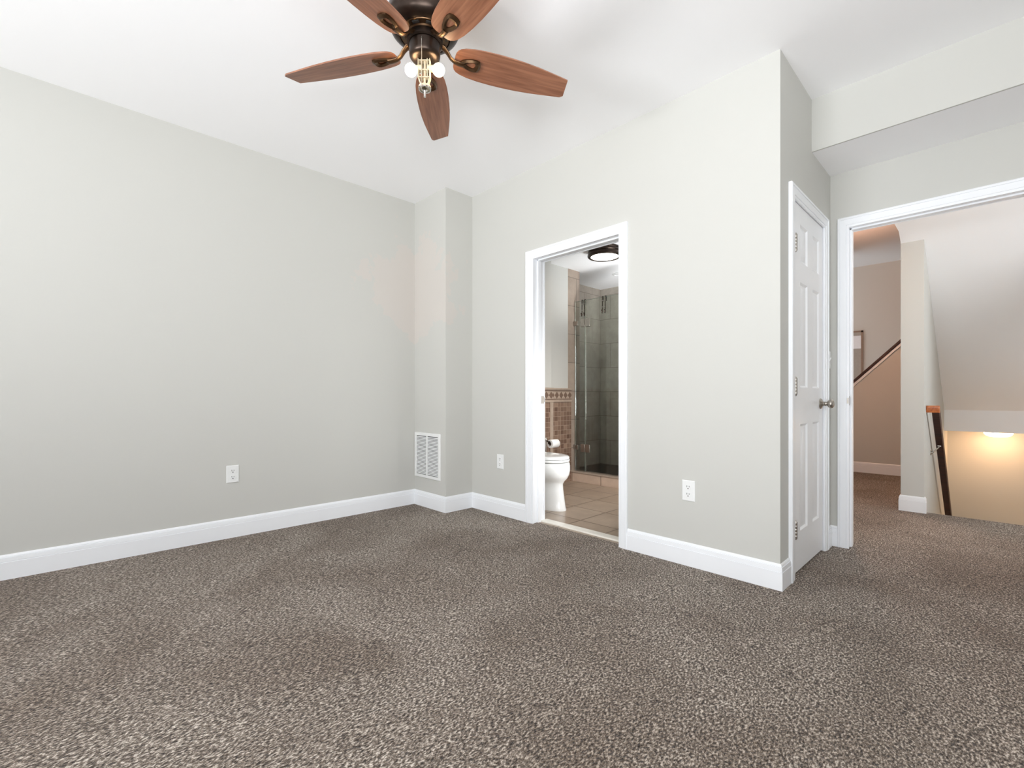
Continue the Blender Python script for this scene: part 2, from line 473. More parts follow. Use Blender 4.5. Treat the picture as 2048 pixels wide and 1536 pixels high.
struct('wall_right', mb, M['paint'], 'greige side wall with a wide window beyond the frame', 'wall')
mb = MB()
for q in (-2.05, -.92, .21):
    mb.box(XR + .03, XR + .07, q, q + .04, .40, 2.40)
for q in (.40, 1.38, 2.36):
    mb.box(XR + .03, XR + .07, -2.05, .25, q, q + .04)
mb.box(XR - .018, XR, -2.11, -2.05, .34, 2.46).box(XR - .018, XR, .25, .31, .34, 2.46).box(XR - .018, XR, -2.05, .25, 2.40, 2.46).box(XR - .05, XR, -2.13, .33, .33, .37)
struct('window_4', mb, M['trim'], 'wide white framed window in the side wall beyond the frame', 'window')
# wall behind the camera with two window openings
mb = MB()
wz0, wz1 = .40, 2.40
for a, b_ in ((X0 - .1, -2.2), (-.8, -.35), (1.05, XR + .1)):
    mb.box(a, b_, YB - .12, YB, -.02, H + .02)
for a, b_ in ((-2.2, -.8), (-.35, 1.05)):
    mb.box(a, b_, YB - .12, YB, -.02, wz0).box(a, b_, YB - .12, YB, wz1, H + .02)
struct('wall_back', mb, M['paint'], 'greige window wall behind the camera', 'wall')
for i, (a, b_) in enumerate(((-2.2, -.8), (-.35, 1.05))):
    mb = MB()
    for q in (a - .06, b_):
        mb.box(q, q + .06, YB, YB + .018, wz0 - .08, wz1 + .06)
    mb.box(a, b_, YB, YB + .018, wz1, wz1 + .06).box(a - .08, b_ + .08, YB, YB + .05, wz0 - .1, wz0 - .06)
    for q in (a, (a + b_) / 2 - .02, b_ - .04):
        mb.box(q, q + .04, YB - .07, YB - .03, wz0, wz1)
    for q in (wz0, (wz0 + wz1) / 2 - .02, wz1 - .04):
        mb.box(a, b_, YB - .07, YB - .03, q, q + .04)
    struct('window_%d' % (i + 2), mb, M['trim'], ('white framed window nearer the long plain wall', 'white framed window behind the camera')[i], 'window')

# bathroom shell
mb = MB()
mb.box(-3.95, XT, Y2B, 3.806, -.02, ZB + .02).box(-3.95, XP, 3.806, YCB - .046, -.02, ZB + .02)
struct('wall_toilet', mb, M['paint'], 'painted bathroom wall above the mosaic wainscot', 'wall')
struct('wall_shower_pier', MB().box(-3.95, XP + .002, YCB - .046, YCB + .168, -.02, ZB + .02), M['walltile'], 'beige stone tiled pier beside the shower glass', 'tiled wall')
struct('wall_shower_side', MB().box(-3.95, XSH, YCB + .168, YSH + .1, -.02, ZB + .02), M['showertile'], 'grey beige stone tiled side wall inside the shower', 'tiled wall')
struct('wall_shower_back', MB().box(-3.95, -1.4, YSH, YSH + .1, -.02, ZB + .02), M['showerback'], 'grey beige stone tiled rear wall of the shower', 'tiled wall')
mb = MB()
mb.box(-1.52, -1.40, Y2B, 2.9, -.02, ZB + .02).box(-1.52, -1.40, 4.25, 5.5, -.02, ZB + .02).box(-1.52, -1.40, 2.9, 4.25, -.02, .55).box(-1.52, -1.40, 2.9, 4.25, 1.95, ZB + .02)
struct('wall_bathroom_right', mb, M['paint'], 'bathroom side wall hidden behind the door frame', 'wall')
# mosaic wainscot: field on the wall behind the toilet, then the stepped-back part
mb = MB()
mb.box(XT, XT + .012, Y2B, 3.812, 0, .925).box(XP, XP + .012, 3.806, YCB, 0, .925)
struct('trim_mosaic', mb, M['mosaic'], 'brown square mosaic wainscot behind the toilet', 'mosaic tile')
struct('trim_corner_tile', MB().box(XT - .012, XT + .016, 3.772, 3.822, 0, .925), M['border'], 'pale vertical corner strip in the mosaic wainscot', 'tile strip')
mb = MB()
for xx, ya, yb in ((XT, Y2B, 3.818), (XP, 3.806, YCB)):
    mb.box(xx, xx + .013, ya, yb, .925, 1.055)
    mb.box(xx, xx + .026, ya, yb, 1.055, 1.072).box(xx, xx + .022, ya, yb, .918, .934)
    mb.box(xx, xx + .016, ya, yb, 1.036, 1.046, 1).box(xx, xx + .016, ya, yb, .944, .953, 1)
    k = math.floor((yb - ya) / .076)
    for i in range(k):
        yc = yb - .03 - i * .076
        p = [(yc - .034, .993), (yc, .955), (yc + .034, .993), (yc, 1.031)]
        mb.prism(p, lambda a, b, d, xx=xx: (xx + d, a, b), .008, .0155, 1)
struct('trim_border', mb, [M['border'], M['diamond']], 'stone border band with brown diamond inlays', 'tile border')
# shower kerb and pan
mb = MB().box(XP - .4, -1.5, YCB, YCB + .125, 0, .102)
struct('trim_shower_kerb', mb, M['curbtile'], 'low beige tiled kerb at the foot of the shower glass', 'shower kerb', bevel=.003)
struct('trim_shower_sill', MB().box(XP - .02, -1.5, YCB - .006, YCB + .13, .102, .118), M['walltile'], 'stone cap on the shower kerb', 'shower sill', bevel=.003)
struct('floor_shower', MB().box(XSH, -1.5, YCB + .125, YSH, .0, .045), M['pebble'], 'dark pebble floor inside the shower', 'shower floor')

# hall and stairwell shell
mb = MB()
mb.box(-1.52, -1.42, Y4B, 7.5, -.02, 2.9)
struct('wall_hall_left', mb, M['paint'], 'hall side wall beside the open doorway', 'wall')
struct('wall_hall_back', MB().box(-2.4, XC0 + .02, 8.4, 8.5, -.02, 2.9), M['paint'], 'taupe looking wall above the sloped wooden rail', 'wall')
mb = MB()
mb.box(2.25, 2.35, Y4B, 3.95, -.1, 2.9).box(2.25, 2.35, 4.95, 5.35, -.1, 2.9).box(2.25, 2.35, 3.95, 4.95, -.1, .5).box(2.25, 2.35, 3.95, 4.95, 1.95, 2.9)
struct('wall_hall_right', mb, M['paint'], 'hall end wall with an added window opening, out of the frame', 'wall')
mb = MB().box(.95, 2.35, YCOL + .05, YCOL + .15, -.1, 2.9).box(.95, 1.05, YCOL + .05, 8.1, -3, 2.9)
struct('wall_stair_right', mb, M['paint'], 'stairwell side wall out of the frame', 'wall')
# wall between hall and stairwell; its end is the pale column seen through the doorway
zs0, zs1, ys0, ys1 = 2.376, .82, 5.1, 7.45
sl = (zs1 - zs0) / (ys1 - ys0)
zat = lambda y: zs0 + sl * (y - ys0)
struct('wall_column', MB().box(XC0, XC1, YCOL, 8.4, -3, 2.88), M['paint'], 'narrow pale wall end standing beside the stair opening', 'wall')
# lower ceiling strip, sloped ceiling, its vertical face and the low ceiling behind it
mb = MB()
prof = [(Y4B, zs0), (ys0, zs0), (ys1, zs1), (ys1, .577), (8.05, .577), (8.05, 2.86), (Y4B, 2.86)]
mb.prism(prof, lambda y, z, x: (x, y, z), XC0 - .0, .96)
mb.box(.96, 2.3, Y4B, YCOL + .06, zs0, 2.86)
struct('ceiling_stair', mb, M['ceil'], 'white sloped ceiling dropping over the downward stairs', 'sloped ceiling')
struct('wall_stair_end', MB().box(XC1 - .02, .96, 8.0, 8.1, -3, .62), M['paint'], 'warmly lit wall at the far end of the stairs', 'wall')
mb = MB()
for i in range(10):
    y = YCOL + .05 + .25 * i
    mb.box(XC1, .95, y, y + .26, -.19 * (i + 1) - .15, -.19 * (i + 1))
struct('floor_stairs', mb, M['carpet'], 'carpeted steps going down beyond the hall floor edge', 'stairs')
# knee wall with sloped wooden cap in front of the upward stairs
ka, kb = -1.42, XC0
kz = lambda x: 1.164 + (1.632 - 1.164) / (-.81 + 1.262) * (x + 1.262)
mb = MB().prism([(ka, 0), (kb, 0), (kb, kz(kb) - .03), (ka, kz(ka) - .03)], lambda x, z, y: (x, y, z), 7.42, 7.52)
struct('wall_knee', mb, M['paint'], 'half wall rising with the upward stairs in the hall', 'wall')
mb = MB().prism([(ka, kz(ka) - .045), (kb, kz(kb) - .045), (kb, kz(kb) - .005), (ka, kz(ka) - .005)], lambda x, z, y: (x, y, z), 7.405, 7.53)
struct('trim_knee', mb, M['trim'], 'thin pale moulding under the sloped wooden cap', 'moulding')
mb = MB().prism([(ka, kz(ka) - .005), (kb, kz(kb) - .005), (kb, kz(kb) + .04), (ka, kz(ka) + .04)], lambda x, z, y: (x, y, z), 7.392, 7.55)
tag(mb.build('cap_rail', M['raildark'], bevel=.008), 'dark brown sloped wooden rail capping the hall half wall', 'handrail')

# small window on the hall's far wall
wr, wt, wl = -1.331, 1.934, -1.95
fo = MB()
fo.box(wl, wr, 8.375, 8.4, wt - .022, wt).box(wr - .022, wr, 8.375, 8.4, .9, wt).box(wl, wl + .022, 8.375, 8.4, .9, wt).box(wl, wr, 8.37, 8.4, .88, .905)
w1 = struct('window_1', fo, M['woodframe'], 'small window with half drawn pale blind above the hall stairs', 'window')
subpart('blind', MB().box(wl + .022, wr - .022, 8.385, 8.39, 1.675, wt - .07), M['blind'], w1, 'pale grey half drawn blind')
mbb = MB().box(wl + .022, wr - .022, 8.38, 8.395, wt - .07, wt - .022)
subpart('blind_headrail', mbb, M['greypanel'], w1, 'darker grey head of the blind')
subpart('pane', MB().box(wl + .022, wr - .022, 8.392, 8.398, .905, 1.675), M['greypanel'], w1, 'dim grey lower pane')


# ---------------------------------------------------------------- baseboards (profile swept along the foot of the walls, mitred)
BP = [(0, 0), (.014, 0), (.014, .0925), (.0105, .0935), (.0105, .0958), (.0132, .0968), (.0115, .1175), (.0068, .1183), (.0068, .1203), (.0092, .1212), (.0070, .1285), (.0035, .133), (0, .133)]


def baseboard(name, path, label, prof=BP):
    """path: wall foot points, room on the RIGHT-hand side of the walking direction"""
    pts = [Vector((p[0], p[1])) for p in path]; rings = []
    for i, p in enumerate(pts):
        ns = []
        if i > 0: d = (pts[i] - pts[i - 1]).normalized(); ns.append(Vector((d.y, -d.x)))
        if i < len(pts) - 1: d = (pts[i + 1] - pts[i]).normalized(); ns.append(Vector((d.y, -d.x)))
        if len(ns) == 2:
            n = (ns[0] + ns[1]); n = n / n.dot(ns[0])
        else:
            n = ns[0]
        rings.append([(p.x + n.x * a, p.y + n.y * a, z) for a, z in prof])
    return struct(name, MB().loft(rings), M['trim'], label, 'baseboard', smooth=25)


baseboard('baseboard_left', [(X0, YB), (X0, Y1), (X1, Y1), (X1, Y2), (DB0 - .062, Y2)], 'white moulded baseboard along the long wall and boxed corner')
baseboard('baseboard_bathroom', [(DB1 + .06, Y2), (X3, Y2), (X3, DC0 - .076)], 'white moulded baseboard between bathroom doorway and closet door')
baseboard('baseboard_hall', [(X3, DC1 + .066), (X3, Y4), (DH0 - .054, Y4)], 'short white baseboard between closet door and hall doorway')
baseboard('baseboard_right', [(DH1 + .06, Y4), (XR, Y4), (XR, YB)], 'white baseboard on the wall beyond the hall doorway')
baseboard('baseboard_knee', [(-1.42, 7.42), (XC0, 7.42)], 'white baseboard at the foot of the hall half wall')
baseboard('baseboard_column', [(XC0, 7.4), (XC0, YCOL), (XC1, YCOL), (XC1, YCOL + .045)], 'white baseboard wrapping the foot of the narrow wall end')

# ---------------------------------------------------------------- door casings, jambs and stops
CP = [(-.004, 0), (-.004, .009), (.002, .0105), (.009, .0105), (.0095, .0085), (.0105, .0085), (.0115, .0130), (.036, .0155), (.0445, .0155), (.0452, .0130), (.0464, .0130), (.0475, .0185), (.058, .0190), (.062, .016), (.062, 0)]


def casing(mb, fn, a0, a1, zt, prof=CP, s0=1., s1=1.):
    rings = []
    for k in range(4):
        ring = []
        for w, t in prof:
            if k == 0: p = (a0 - w * s0, 0)
            elif k == 1: p = (a0 - w * s0, zt + w)
            elif k == 2: p = (a1 + w * s1, zt + w)
            else: p = (a1 + w * s1, 0)
            ring.append(fn(p[0], p[1], t))
        rings.append(ring)
    return mb.loft(rings)


def doorframe(name, fnb, fnw, a0, a1, zt, d0, d1, sd0, sd1, label, s0=1., s1=1., back=True):
    """fnb(a, z, d): d is depth into the wall; fnw(a, z, t): t stands off the room face"""
    mb = casing(MB(), fnw, a0, a1, zt, s0=s0, s1=s1)
    if back:
        rings = casing(mb, lambda a, z, t: fnb(a, z, d1 - d0 + t), a0, a1, zt)
    root = struct(name, mb, M['trim'], label, 'door frame', smooth=25)

    def bx(m, aa, ab, za, zb, da, db):
        p = [fnb(a, z, d) for a in (aa, ab) for z in (za, zb) for d in (da, db)]
        xs, ys, zs = zip(*p)
        m.box(min(xs), max(xs), min(ys), max(ys), min(zs), max(zs))
    D = d1 - d0
    j = MB()
    bx(j, a0 - .02, a0, 0, zt, 0, D); bx(j, a1, a1 + .02, 0, zt, 0, D); bx(j, a0 - .02, a1 + .02, zt, zt + .02, 0, D)
    subpart('jamb', j, M['trim'], root, bevel=.0015)
    s = MB()
    bx(s, a0, a0 + .011, 0, zt, sd0, sd1); bx(s, a1 - .011, a1, 0, zt, sd0, sd1); bx(s, a0, a1, zt - .011, zt, sd0, sd1)
    subpart('door_stop', s, M['trim'], root, bevel=.002)
    return root


t1 = doorframe('trim_1', lambda a, z, d: (a, Y2 + d, z), lambda a, z, t: (a, Y2 - t, z), DB0, DB1, DBH, Y2, Y2B, .042, .078, 'white moulded frame around the bathroom doorway', 1.16, .97)
t2 = doorframe('trim_2', lambda a, z, d: (X3 - d, a, z), lambda a, z, t: (X3 + t, a, z), DC0, DC1, DCH, 0, .115, .040, .075, 'white moulded frame around the closet door', 1.3, 1.06, back=False)
t3 = doorframe('trim_3', lambda a, z, d: (a, Y4 + d, z), lambda a, z, t: (a, Y4 - t, z), DH0, DH1, DHH, Y4, Y4B, .040, .078, 'white moulded frame around the hall doorway', .92, 1)

# strike plates on the jambs
m_ = MB().box(DB0 - .001, DB0 + .0015, 2.712, 2.747, .925, .985).box(DB0, DB0 + .004, 2.744, 2.752, .935, .975)
subpart('strike_plate', m_, M['nickel'], t1, 'metal strike plate')
m_ = MB().box(DH0 - .001, DH0 + .0015, Y4 + .002, Y4 + .036, .925, .985).box(DH0 - .006, DH0 + .003, Y4 - .014, Y4 + .006, .937, .973)
subpart('strike_plate', m_, M['nickel'], t3, 'metal strike plate with curled lip')

# ---------------------------------------------------------------- closet door (six raised panels)
dx = X3 - .004          # front face of the slab
y0, y1, z0, z1 = DC0 + .003, DC1 - .003, .014, DCH - .003
pys = [(2.992, 3.148), (3.250, 3.404)]
pzs = [(.225, .83), (1.03, 1.63), (1.738, 1.955)]
ycuts = sorted([y0, y1] + [v for p in pys for v in p]); zcuts = sorted([z0, z1] + [v for p in pzs for v in p])
mb = MB()
for i in range(len(ycuts) - 1):
    for j in range(len(zcuts) - 1):
        ya, yb, za, zb = ycuts[i], ycuts[i + 1], zcuts[j], zcuts[j + 1]
        if i in (1, 3) and j in (1, 3, 5):
            def ring(ins, dep): return [(dx - dep, ya + ins, za + ins), (dx - dep, yb - ins, za + ins), (dx - dep, yb - ins, zb - ins), (dx - dep, ya + ins, zb - ins)]
            mb.loft([ring(0, 0), ring(.004, .001), ring(.014, .0095), ring(.022, .0105), ring(.026, .0100), ring(.046, .0030), ring(.050, .0025)], False, True)
        else:
            mb.quad((dx, ya, za), (dx, yb, za), (dx, yb, zb), (dx, ya, zb))
bx_ = dx - .035
mb.quad((bx_, y0, z0), (bx_, y0, z1), (bx_, y1, z1), (bx_, y1, z0))
mb.quad((dx, y0, z0), (dx, y0, z1), (bx_, y0, z1), (bx_, y0, z0)).quad((dx, y1, z0), (bx_, y1, z0), (bx_, y1, z1), (dx, y1, z1))
mb.quad((dx, y0, z0), (bx_, y0, z0), (bx_, y1, z0), (dx, y1, z0)).quad((dx, y0, z1), (dx, y1, z1), (bx_, y1, z1), (bx_, y0, z1))
bm_door = mb
door = struct('door_1', mb, M['door'], 'narrow white six panel closet door standing shut', 'door', smooth=20)
for zc in (.26, 1.038, 1.817):
    h = MB()
    hx, hy = X3 + .0085, DC0 + .016
    for k in range(5):
        h.lathe([(.0072, zc - .045 + k * .018 + .0006), (.0080, zc - .045 + k * .018 + .002), (.0080, zc - .045 + k * .018 + .016), (.0072, zc - .045 + k * .018 + .0174)], (hx, hy, 0), 14)
    h.lathe([(.003, zc - .052), (.0055, zc - .047), (.0055, zc + .047), (.003, zc + .052)], (hx, hy, 0), 12)
    h.box(X3 - .006, X3 - .002, hy, hy + .026, zc - .045, zc + .045)
    subpart('hinge', h, M['nickel'], door, 'metal hinge')
kz_, ky_ = .937, 3.428
k = MB()
k.lathe([(.0, .0), (.033, .0), (.033, .004), (.029, .009), (.017, .013), (.0125, .018), (.0125, .024), (.0145, .027), (.0125, .030), (.0115, .036), (.019, .041), (.0265, .049), (.0285, .057), (.0265, .065), (.018, .072), (.0, .0745)], (dx, ky_, kz_), 32, axis='X', caps=False)
subpart('knob', k, M['nickel'], door, 'round metal knob')

# ---------------------------------------------------------------- outlets, switch, vent
def outlet(name, label, loc, rotz, group):
    """duplex outlet, front towards local +X, origin at the plate's back centre"""
    r = thing(name, loc, label, 'outlet', group, rotz)
    w, h, d = .0385, .060, .0058
    p = MB().loft([[(0, -w, -h), (0, w, -h), (0, w, h), (0, -w, h)], [(.003, -w, -h), (.003, w, -h), (.003, w, h), (.003, -w, h)],
                   [(d, -w + .004, -h + .004), (d, w - .004, -h + .004), (d, w - .004, h - .004), (d, -w + .004, h - .004)]])
    p.lathe([(0, d), (.0032, d), (.0028, d + .001), (0, d + .0012)], (0, 0, 0), 12, axis='X', caps=False)
    part('plate', p, M['plastic'], r, smooth=20)
    for zc in (.0215, -.0215):
        o = []
        for a in range(32):
            t = 2 * math.pi * a / 32
            o.append((.0185 * math.cos(t), max(-.0145, min(.0145, .0185 * math.sin(t)))))
        f_ = MB().prism(o, lambda a, b, x: (x, a, zc + b), d - .001, d + .0022)
        rc = part('receptacle', f_, M['plastic'], r)
        s = MB().box(d + .0016, d + .0027, -.0078, -.0052, zc - .001, zc + .009).box(d + .0016, d + .0027, .0052, .0078, zc, zc + .008)
        s.prism([(.0034 * math.cos(t * .5236), -.0085 + max(-.003, .0034 * math.sin(t * .5236))) for t in range(12)], lambda a, b, x: (x, a, zc + b), d + .0016, d + .0027)
        q = s.build('slots', M['dark'], None); q.parent = rc; q['label'] = 'dark slots'
    return r


o1 = outlet('wall_outlet', 'white duplex outlet low on the long plain wall', (X0, .867, .441), 0, None)
o2 = copy_tree(o1); o2.location = (-2.853, Y2, .44); o2.rotation_euler = (0, 0, R(-90)); o2['label'] = 'white duplex outlet between the vent corner and the bathroom doorway'
o3 = copy_tree(o1); o3.location = (-1.238, Y2, .435); o3.rotation_euler = (0, 0, R(-90)); o3['label'] = 'white duplex outlet between the bathroom doorway and the closet corner'

sw = thing('light_switch', (X3, 3.612, 1.222), 'white light switch on the sliver of wall between closet frame and corner', 'light switch')
w, h, d = .035, .0575, .0058
p = MB().loft([[(0, -w, -h), (0, w, -h), (0, w, h), (0, -w, h)], [(.003, -w, -h), (.003, w, -h), (.003, w, h), (.003, -w, h)], [(d, -w + .004, -h + .004), (d, w - .004, -h + .004), (d, w - .004, h - .004), (d, -w + .004, h - .004)]])
part('plate', p, M['plastic'], sw, smooth=20)
p = MB().prism([(d - .001, -.010), (d + .001, -.012), (d + .012, .010), (d + .010, .014), (d - .001, .008)], lambda x, z, y: (x, y, z), -.0045, .0045)
part('toggle', p, M['plastic'], sw)

vx0, vx1, vz0, vz1 = -3.690, -3.296, .256, .657
vn = thing('return_air_vent', ((vx0 + vx1) / 2, Y1, vz0), 'white louvred return air vent low on the boxed corner', 'vent')
vw = (vx1 - vx0) / 2; vh = vz1 - vz0
fr = MB()
def fring(i, d_): return [(-vw + i, -d_, i), (vw - i, -d_, i), (vw - i, -d_, vh - i), (-vw + i, -d_, vh - i)]
fr.loft([fring(0, 0), fring(.0, .004), fring(.003, .009), fring(.026, .010), fring(.028, .008), fring(.028, .0)], False, False)
fr.box(-.008, .008, -.0095, -.002, .028, vh - .028)
for sx in (-vw + .014, vw - .014):
    fr.lathe([(0, 0), (.004, 0), (.0035, .0015), (0, .002)], (sx, -.010, .05), 10, axis='Y', caps=False)
part('frame', fr, M['plastic'], vn, smooth=25)
part('backing', MB().box(-vw + .027, vw - .027, -.0018, -.0004, .027, vh - .027), M['shadowbox'], vn, 'dark space behind the louvres')
lv = MB(); nl = 27
for i in range(nl):
    z = .032 + (vh - .064) * (i + .5) / nl
    for xa_, xb_ in ((-vw + .028, -.008), (.008, vw - .028)):
        lv.prism([(-.0040, z + .0030), (-.0050, z + .0034), (-.0092, z - .0036), (-.0082, z - .0043)], lambda y, zz, x: (x, y, zz), xa_, xb_)
part('louvres', lv, M['plastic'], vn)

# ---------------------------------------------------------------- ceiling fan
FX, FY = -1.668, 1.104
fan = thing('ceiling_fan', (FX, FY, H), 'five blade walnut and bronze ceiling fan with bare bulbs', 'ceiling fan')
zz = lambda z: z - H
mb = MB()
mb.lathe([(.0, zz(2.747)), (.092, zz(2.747)), (.094, zz(2.735)), (.098, zz(2.70)), (.118, zz(2.672)), (.136, zz(2.640)), (.147, zz(2.60)), (.1505, zz(2.565)), (.1505, zz(2.553)), (.1475, zz(2.549)), (.147, zz(2.532)), (.139, zz(2.516)), (.124, zz(2.504)), (.110, zz(2.4985)), (.106, zz(2.4975)), (.103, zz(2.501)), (.0, zz(2.503))], n=64, caps=False)
part('motor_housing', mb, M['bronze'], fan)
mb = MB()
mb.lathe([(.103, zz(2.502)), (.100, zz(2.497)), (.078, zz(2.494)), (.074, zz(2.489)), (.0, zz(2.489))], n=56, caps=False)
for i in range(10):
    a = 2 * math.pi * (i + .4) / 10
    c_, s_ = math.cos(a), math.sin(a)
    mb.add([(c_ * r_ - s_ * t_, s_ * r_ + c_ * t_, z_) for r_ in (.083, .094) for t_ in (-.014, .014) for z_ in (zz(2.4955), zz(2.4915))],
           [(0, 1, 3, 2), (4, 6, 7, 5), (0, 4, 5, 1), (2, 3, 7, 6), (1, 5, 7, 3), (0, 2, 6, 4)], 1)
part('vent_ring', mb, [M['bronze2'], M['dark']], fan, 'brushed bronze ring with dark vent slots')
mb = MB().lathe([(.0, zz(2.492)), (.072, zz(2.492)), (.074, zz(2.486)), (.074, zz(2.466)), (.068, zz(2.461)), (.0, zz(2.461))], n=40, caps=False)
part('flywheel', mb, M['bronze'], fan)
mb = MB().lathe([(.0, zz(2.464)), (.060, zz(2.464)), (.0645, zz(2.460)), (.0645, zz(2.424)), (.063, zz(2.412)), (.056, zz(2.403)), (.044, zz(2.399)), (.0, zz(2.399))], n=48, caps=False)
part('switch_housing', mb, M['bronze'], fan)

# blade outline (distance from hub, half width)
BO = [(.128, .018), (.1295, .032), (.135, .044), (.146, .054), (.165, .062), (.20, .0695), (.25, .0745), (.31, .0765), (.37, .0760), (.43, .0735), (.50, .0675), (.56, .0600), (.62, .0515), (.655, .0465)]
PITCH = R(-13)
cp, sp = math.cos(PITCH), math.sin(PITCH)


def blade_pt(r_, t_, d_):
    """r along the blade, t across, d off the blade's underside (down)"""
    return (r_, t_ * cp + d_ * sp, zz(2.432) + t_ * sp - d_ * cp)


def make_blade():
    b = MB()
    top = []; bot = []
    ol = [(r_, w_) for r_, w_ in BO] + [(.668, .036)] + [(.652, -.0465)] + [(r_, -w_) for r_, w_ in reversed(BO[:-1])]
    n = len(ol)
    b.prism(ol, blade_pt, -.006, 0)
    return b


def make_iron():
    m_ = MB()
    # curved arm from the flywheel out to the blade root
    pts = [(.066, 0, zz(2.474)), (.082, 0, zz(2.470)), (.098, 0, zz(2.455)), (.112, 0, zz(2.436)), (.130, 0, zz(2.424)), (.150, 0, zz(2.421)), (.168, 0, zz(2.422))]
    m_.tube(pts, [.011, .011, .0095, .0085, .0085, .009, .010], 12, sx=1.35, sz=.65)
    # shield-shaped ring under the blade root: outer and inner outline
    out_ = [(.150, 0), (.158, .012), (.176, .021), (.200, .0275), (.222, .0285), (.236, .024), (.242, .012), (.243, 0)]
    inn = [(.178, 0), (.181, .004), (.188, .0085), (.200, .0125), (.211, .0140), (.217, .012), (.2195, .006), (.220, 0)]
    O = out_ + [(a, -b) for a, b in reversed(out_[1:-1])]
    I = inn + [(a, -b) for a, b in reversed(inn[1:-1])]
    mid = [((a[0] * .55 + c[0] * .45), (a[1] * .55 + c[1] * .45)) for a, c in zip(O, I)]
    rings = []
    for ol, dd in ((O, .0005), (O, .006), (mid, .0125), (I, .006), (I, .0005)):
        rings.append([blade_pt(a, b, dd) for a, b in ol])
    m_.loft(rings, False, False)
    return m_


A0 = -2.59774587
b0 = part('blade', make_blade(), M['blade'], fan)
i0 = subpart('blade_iron', make_iron(), M['bronze2'], b0, 'bronze blade bracket with a shield shaped ring')
b0.rotation_euler = (0, 0, A0)
for k in range(1, 5):
    b_ = b0.copy(); COL.objects.link(b_); b_.parent = fan; b_.rotation_euler = (0, 0, A0 - k * R(72))
    i_ = i0.copy(); COL.objects.link(i_); i_.parent = b_

# light kit: bracket, two sockets, two bare bulbs, disc, nipple, chain (laid along the direction q)
qa = R(45.933)
qv = Vector((math.cos(qa), math.sin(qa), 0)); pv = Vector((-qv.y, qv.x, 0))
def L(a, b, z): v = qv * a + pv * b; return (v.x, v.y, zz(z))
mb = MB()
for a in (-.026, -.012, .012, .022):
    vs = [L(a + da, db, z) for da in (-.0014, .0014) for db in (-.013, .013) for z in (2.402, 2.318)]
    mb.add(vs, [(0, 1, 3, 2), (4, 6, 7, 5), (0, 4, 5, 1), (2, 3, 7, 6), (1, 5, 7, 3), (0, 2, 6, 4)])
for a0_, a1_ in ((-.026, -.014), (.022, .014)):
    for zt, zb_ in ((2.318, 2.286),):
        mb.add([L(a0_, -.012, zt), L(a0_, .012, zt), L(a1_, .012, zb_), L(a1_, -.012, zb_), L(a0_ * .85, -.012, zt), L(a0_ * .85, .012, zt), L(a1_ * .7, .012, zb_), L(a1_ * .7, -.012, zb_)],
               [(0, 1, 2, 3), (7, 6, 5, 4), (0, 4, 5, 1), (2, 6, 7, 3), (1, 5, 6, 2), (0, 3, 7, 4)])
for z in (2.392, 2.352, 2.322):
    mb.add([L(a, b, z + c_) for a in (-.026, .024) for b in (-.010, .010) for c_ in (0, .004)], [(0, 1, 3, 2), (4, 6, 7, 5), (0, 4, 5, 1), (2, 3, 7, 6), (1, 5, 7, 3), (0, 2, 6, 4)])
mb.tube([L(0, 0, 2.40), L(0, 0, 2.28)], .0055, 12)
part('socket_bracket', mb, M['cream'], fan, 'cream socket bracket')
for s in (-1, 1):
    mb = MB()
    ax = [L(s * .014, 0, 2.366), L(s * .040, 0, 2.362)]
    mb.tube(ax, .0135, 18)
    part('socket', mb, M['cream'], fan)
    mb = MB()
    mb.tube([L(s * .036, 0, 2.3625), L(s * .044, 0, 2.361)], [.0115, .0145], 18)
    mb.sphere(L(s * .0585, 0, 2.358), .0255)
    part('bulb', mb, M['bulb'], fan, 'lit bare bulb')
mb = MB().lathe([(.0, zz(2.292)), (.020, zz(2.292)), (.0255, zz(2.288)), (.0265, zz(2.282)), (.024, zz(2.279)), (.0, zz(2.279))], n=32, caps=False)
part('cap_disc', mb, M['cream'], fan)
mb = MB().lathe([(.021, zz(2.280)), (.0262, zz(2.2795)), (.0262, zz(2.275)), (.021, zz(2.2745))], n=32, caps=False).lathe([(0, zz(2.279)), (.012, zz(2.279)), (.0115, zz(2.272)), (.0055, zz(2.270)), (.0048, zz(2.268)), (.0048, zz(2.244)), (0, zz(2.244))], n=18, caps=False)
part('threaded_nipple', mb, M['chrome'], fan, 'steel threaded nipple and washer')
mb = MB(); zc = 2.442
cpt = L(0, -.0695, 0)
mb.tube([L(0, -.062, 2.446), L(0, -.069, 2.446), L(0, -.0695, 2.440)], .0028, 8)
while zc > 2.228:
    mb.sphere((cpt[0], cpt[1], zz(zc)), .0016, 8, 6); zc -= .0036
mb.tube([(cpt[0], cpt[1], zz(2.442)), (cpt[0], cpt[1], zz(2.228))], .0007, 6)
part('pull_chain', mb, M['nickel'], fan, 'beaded pull chain')

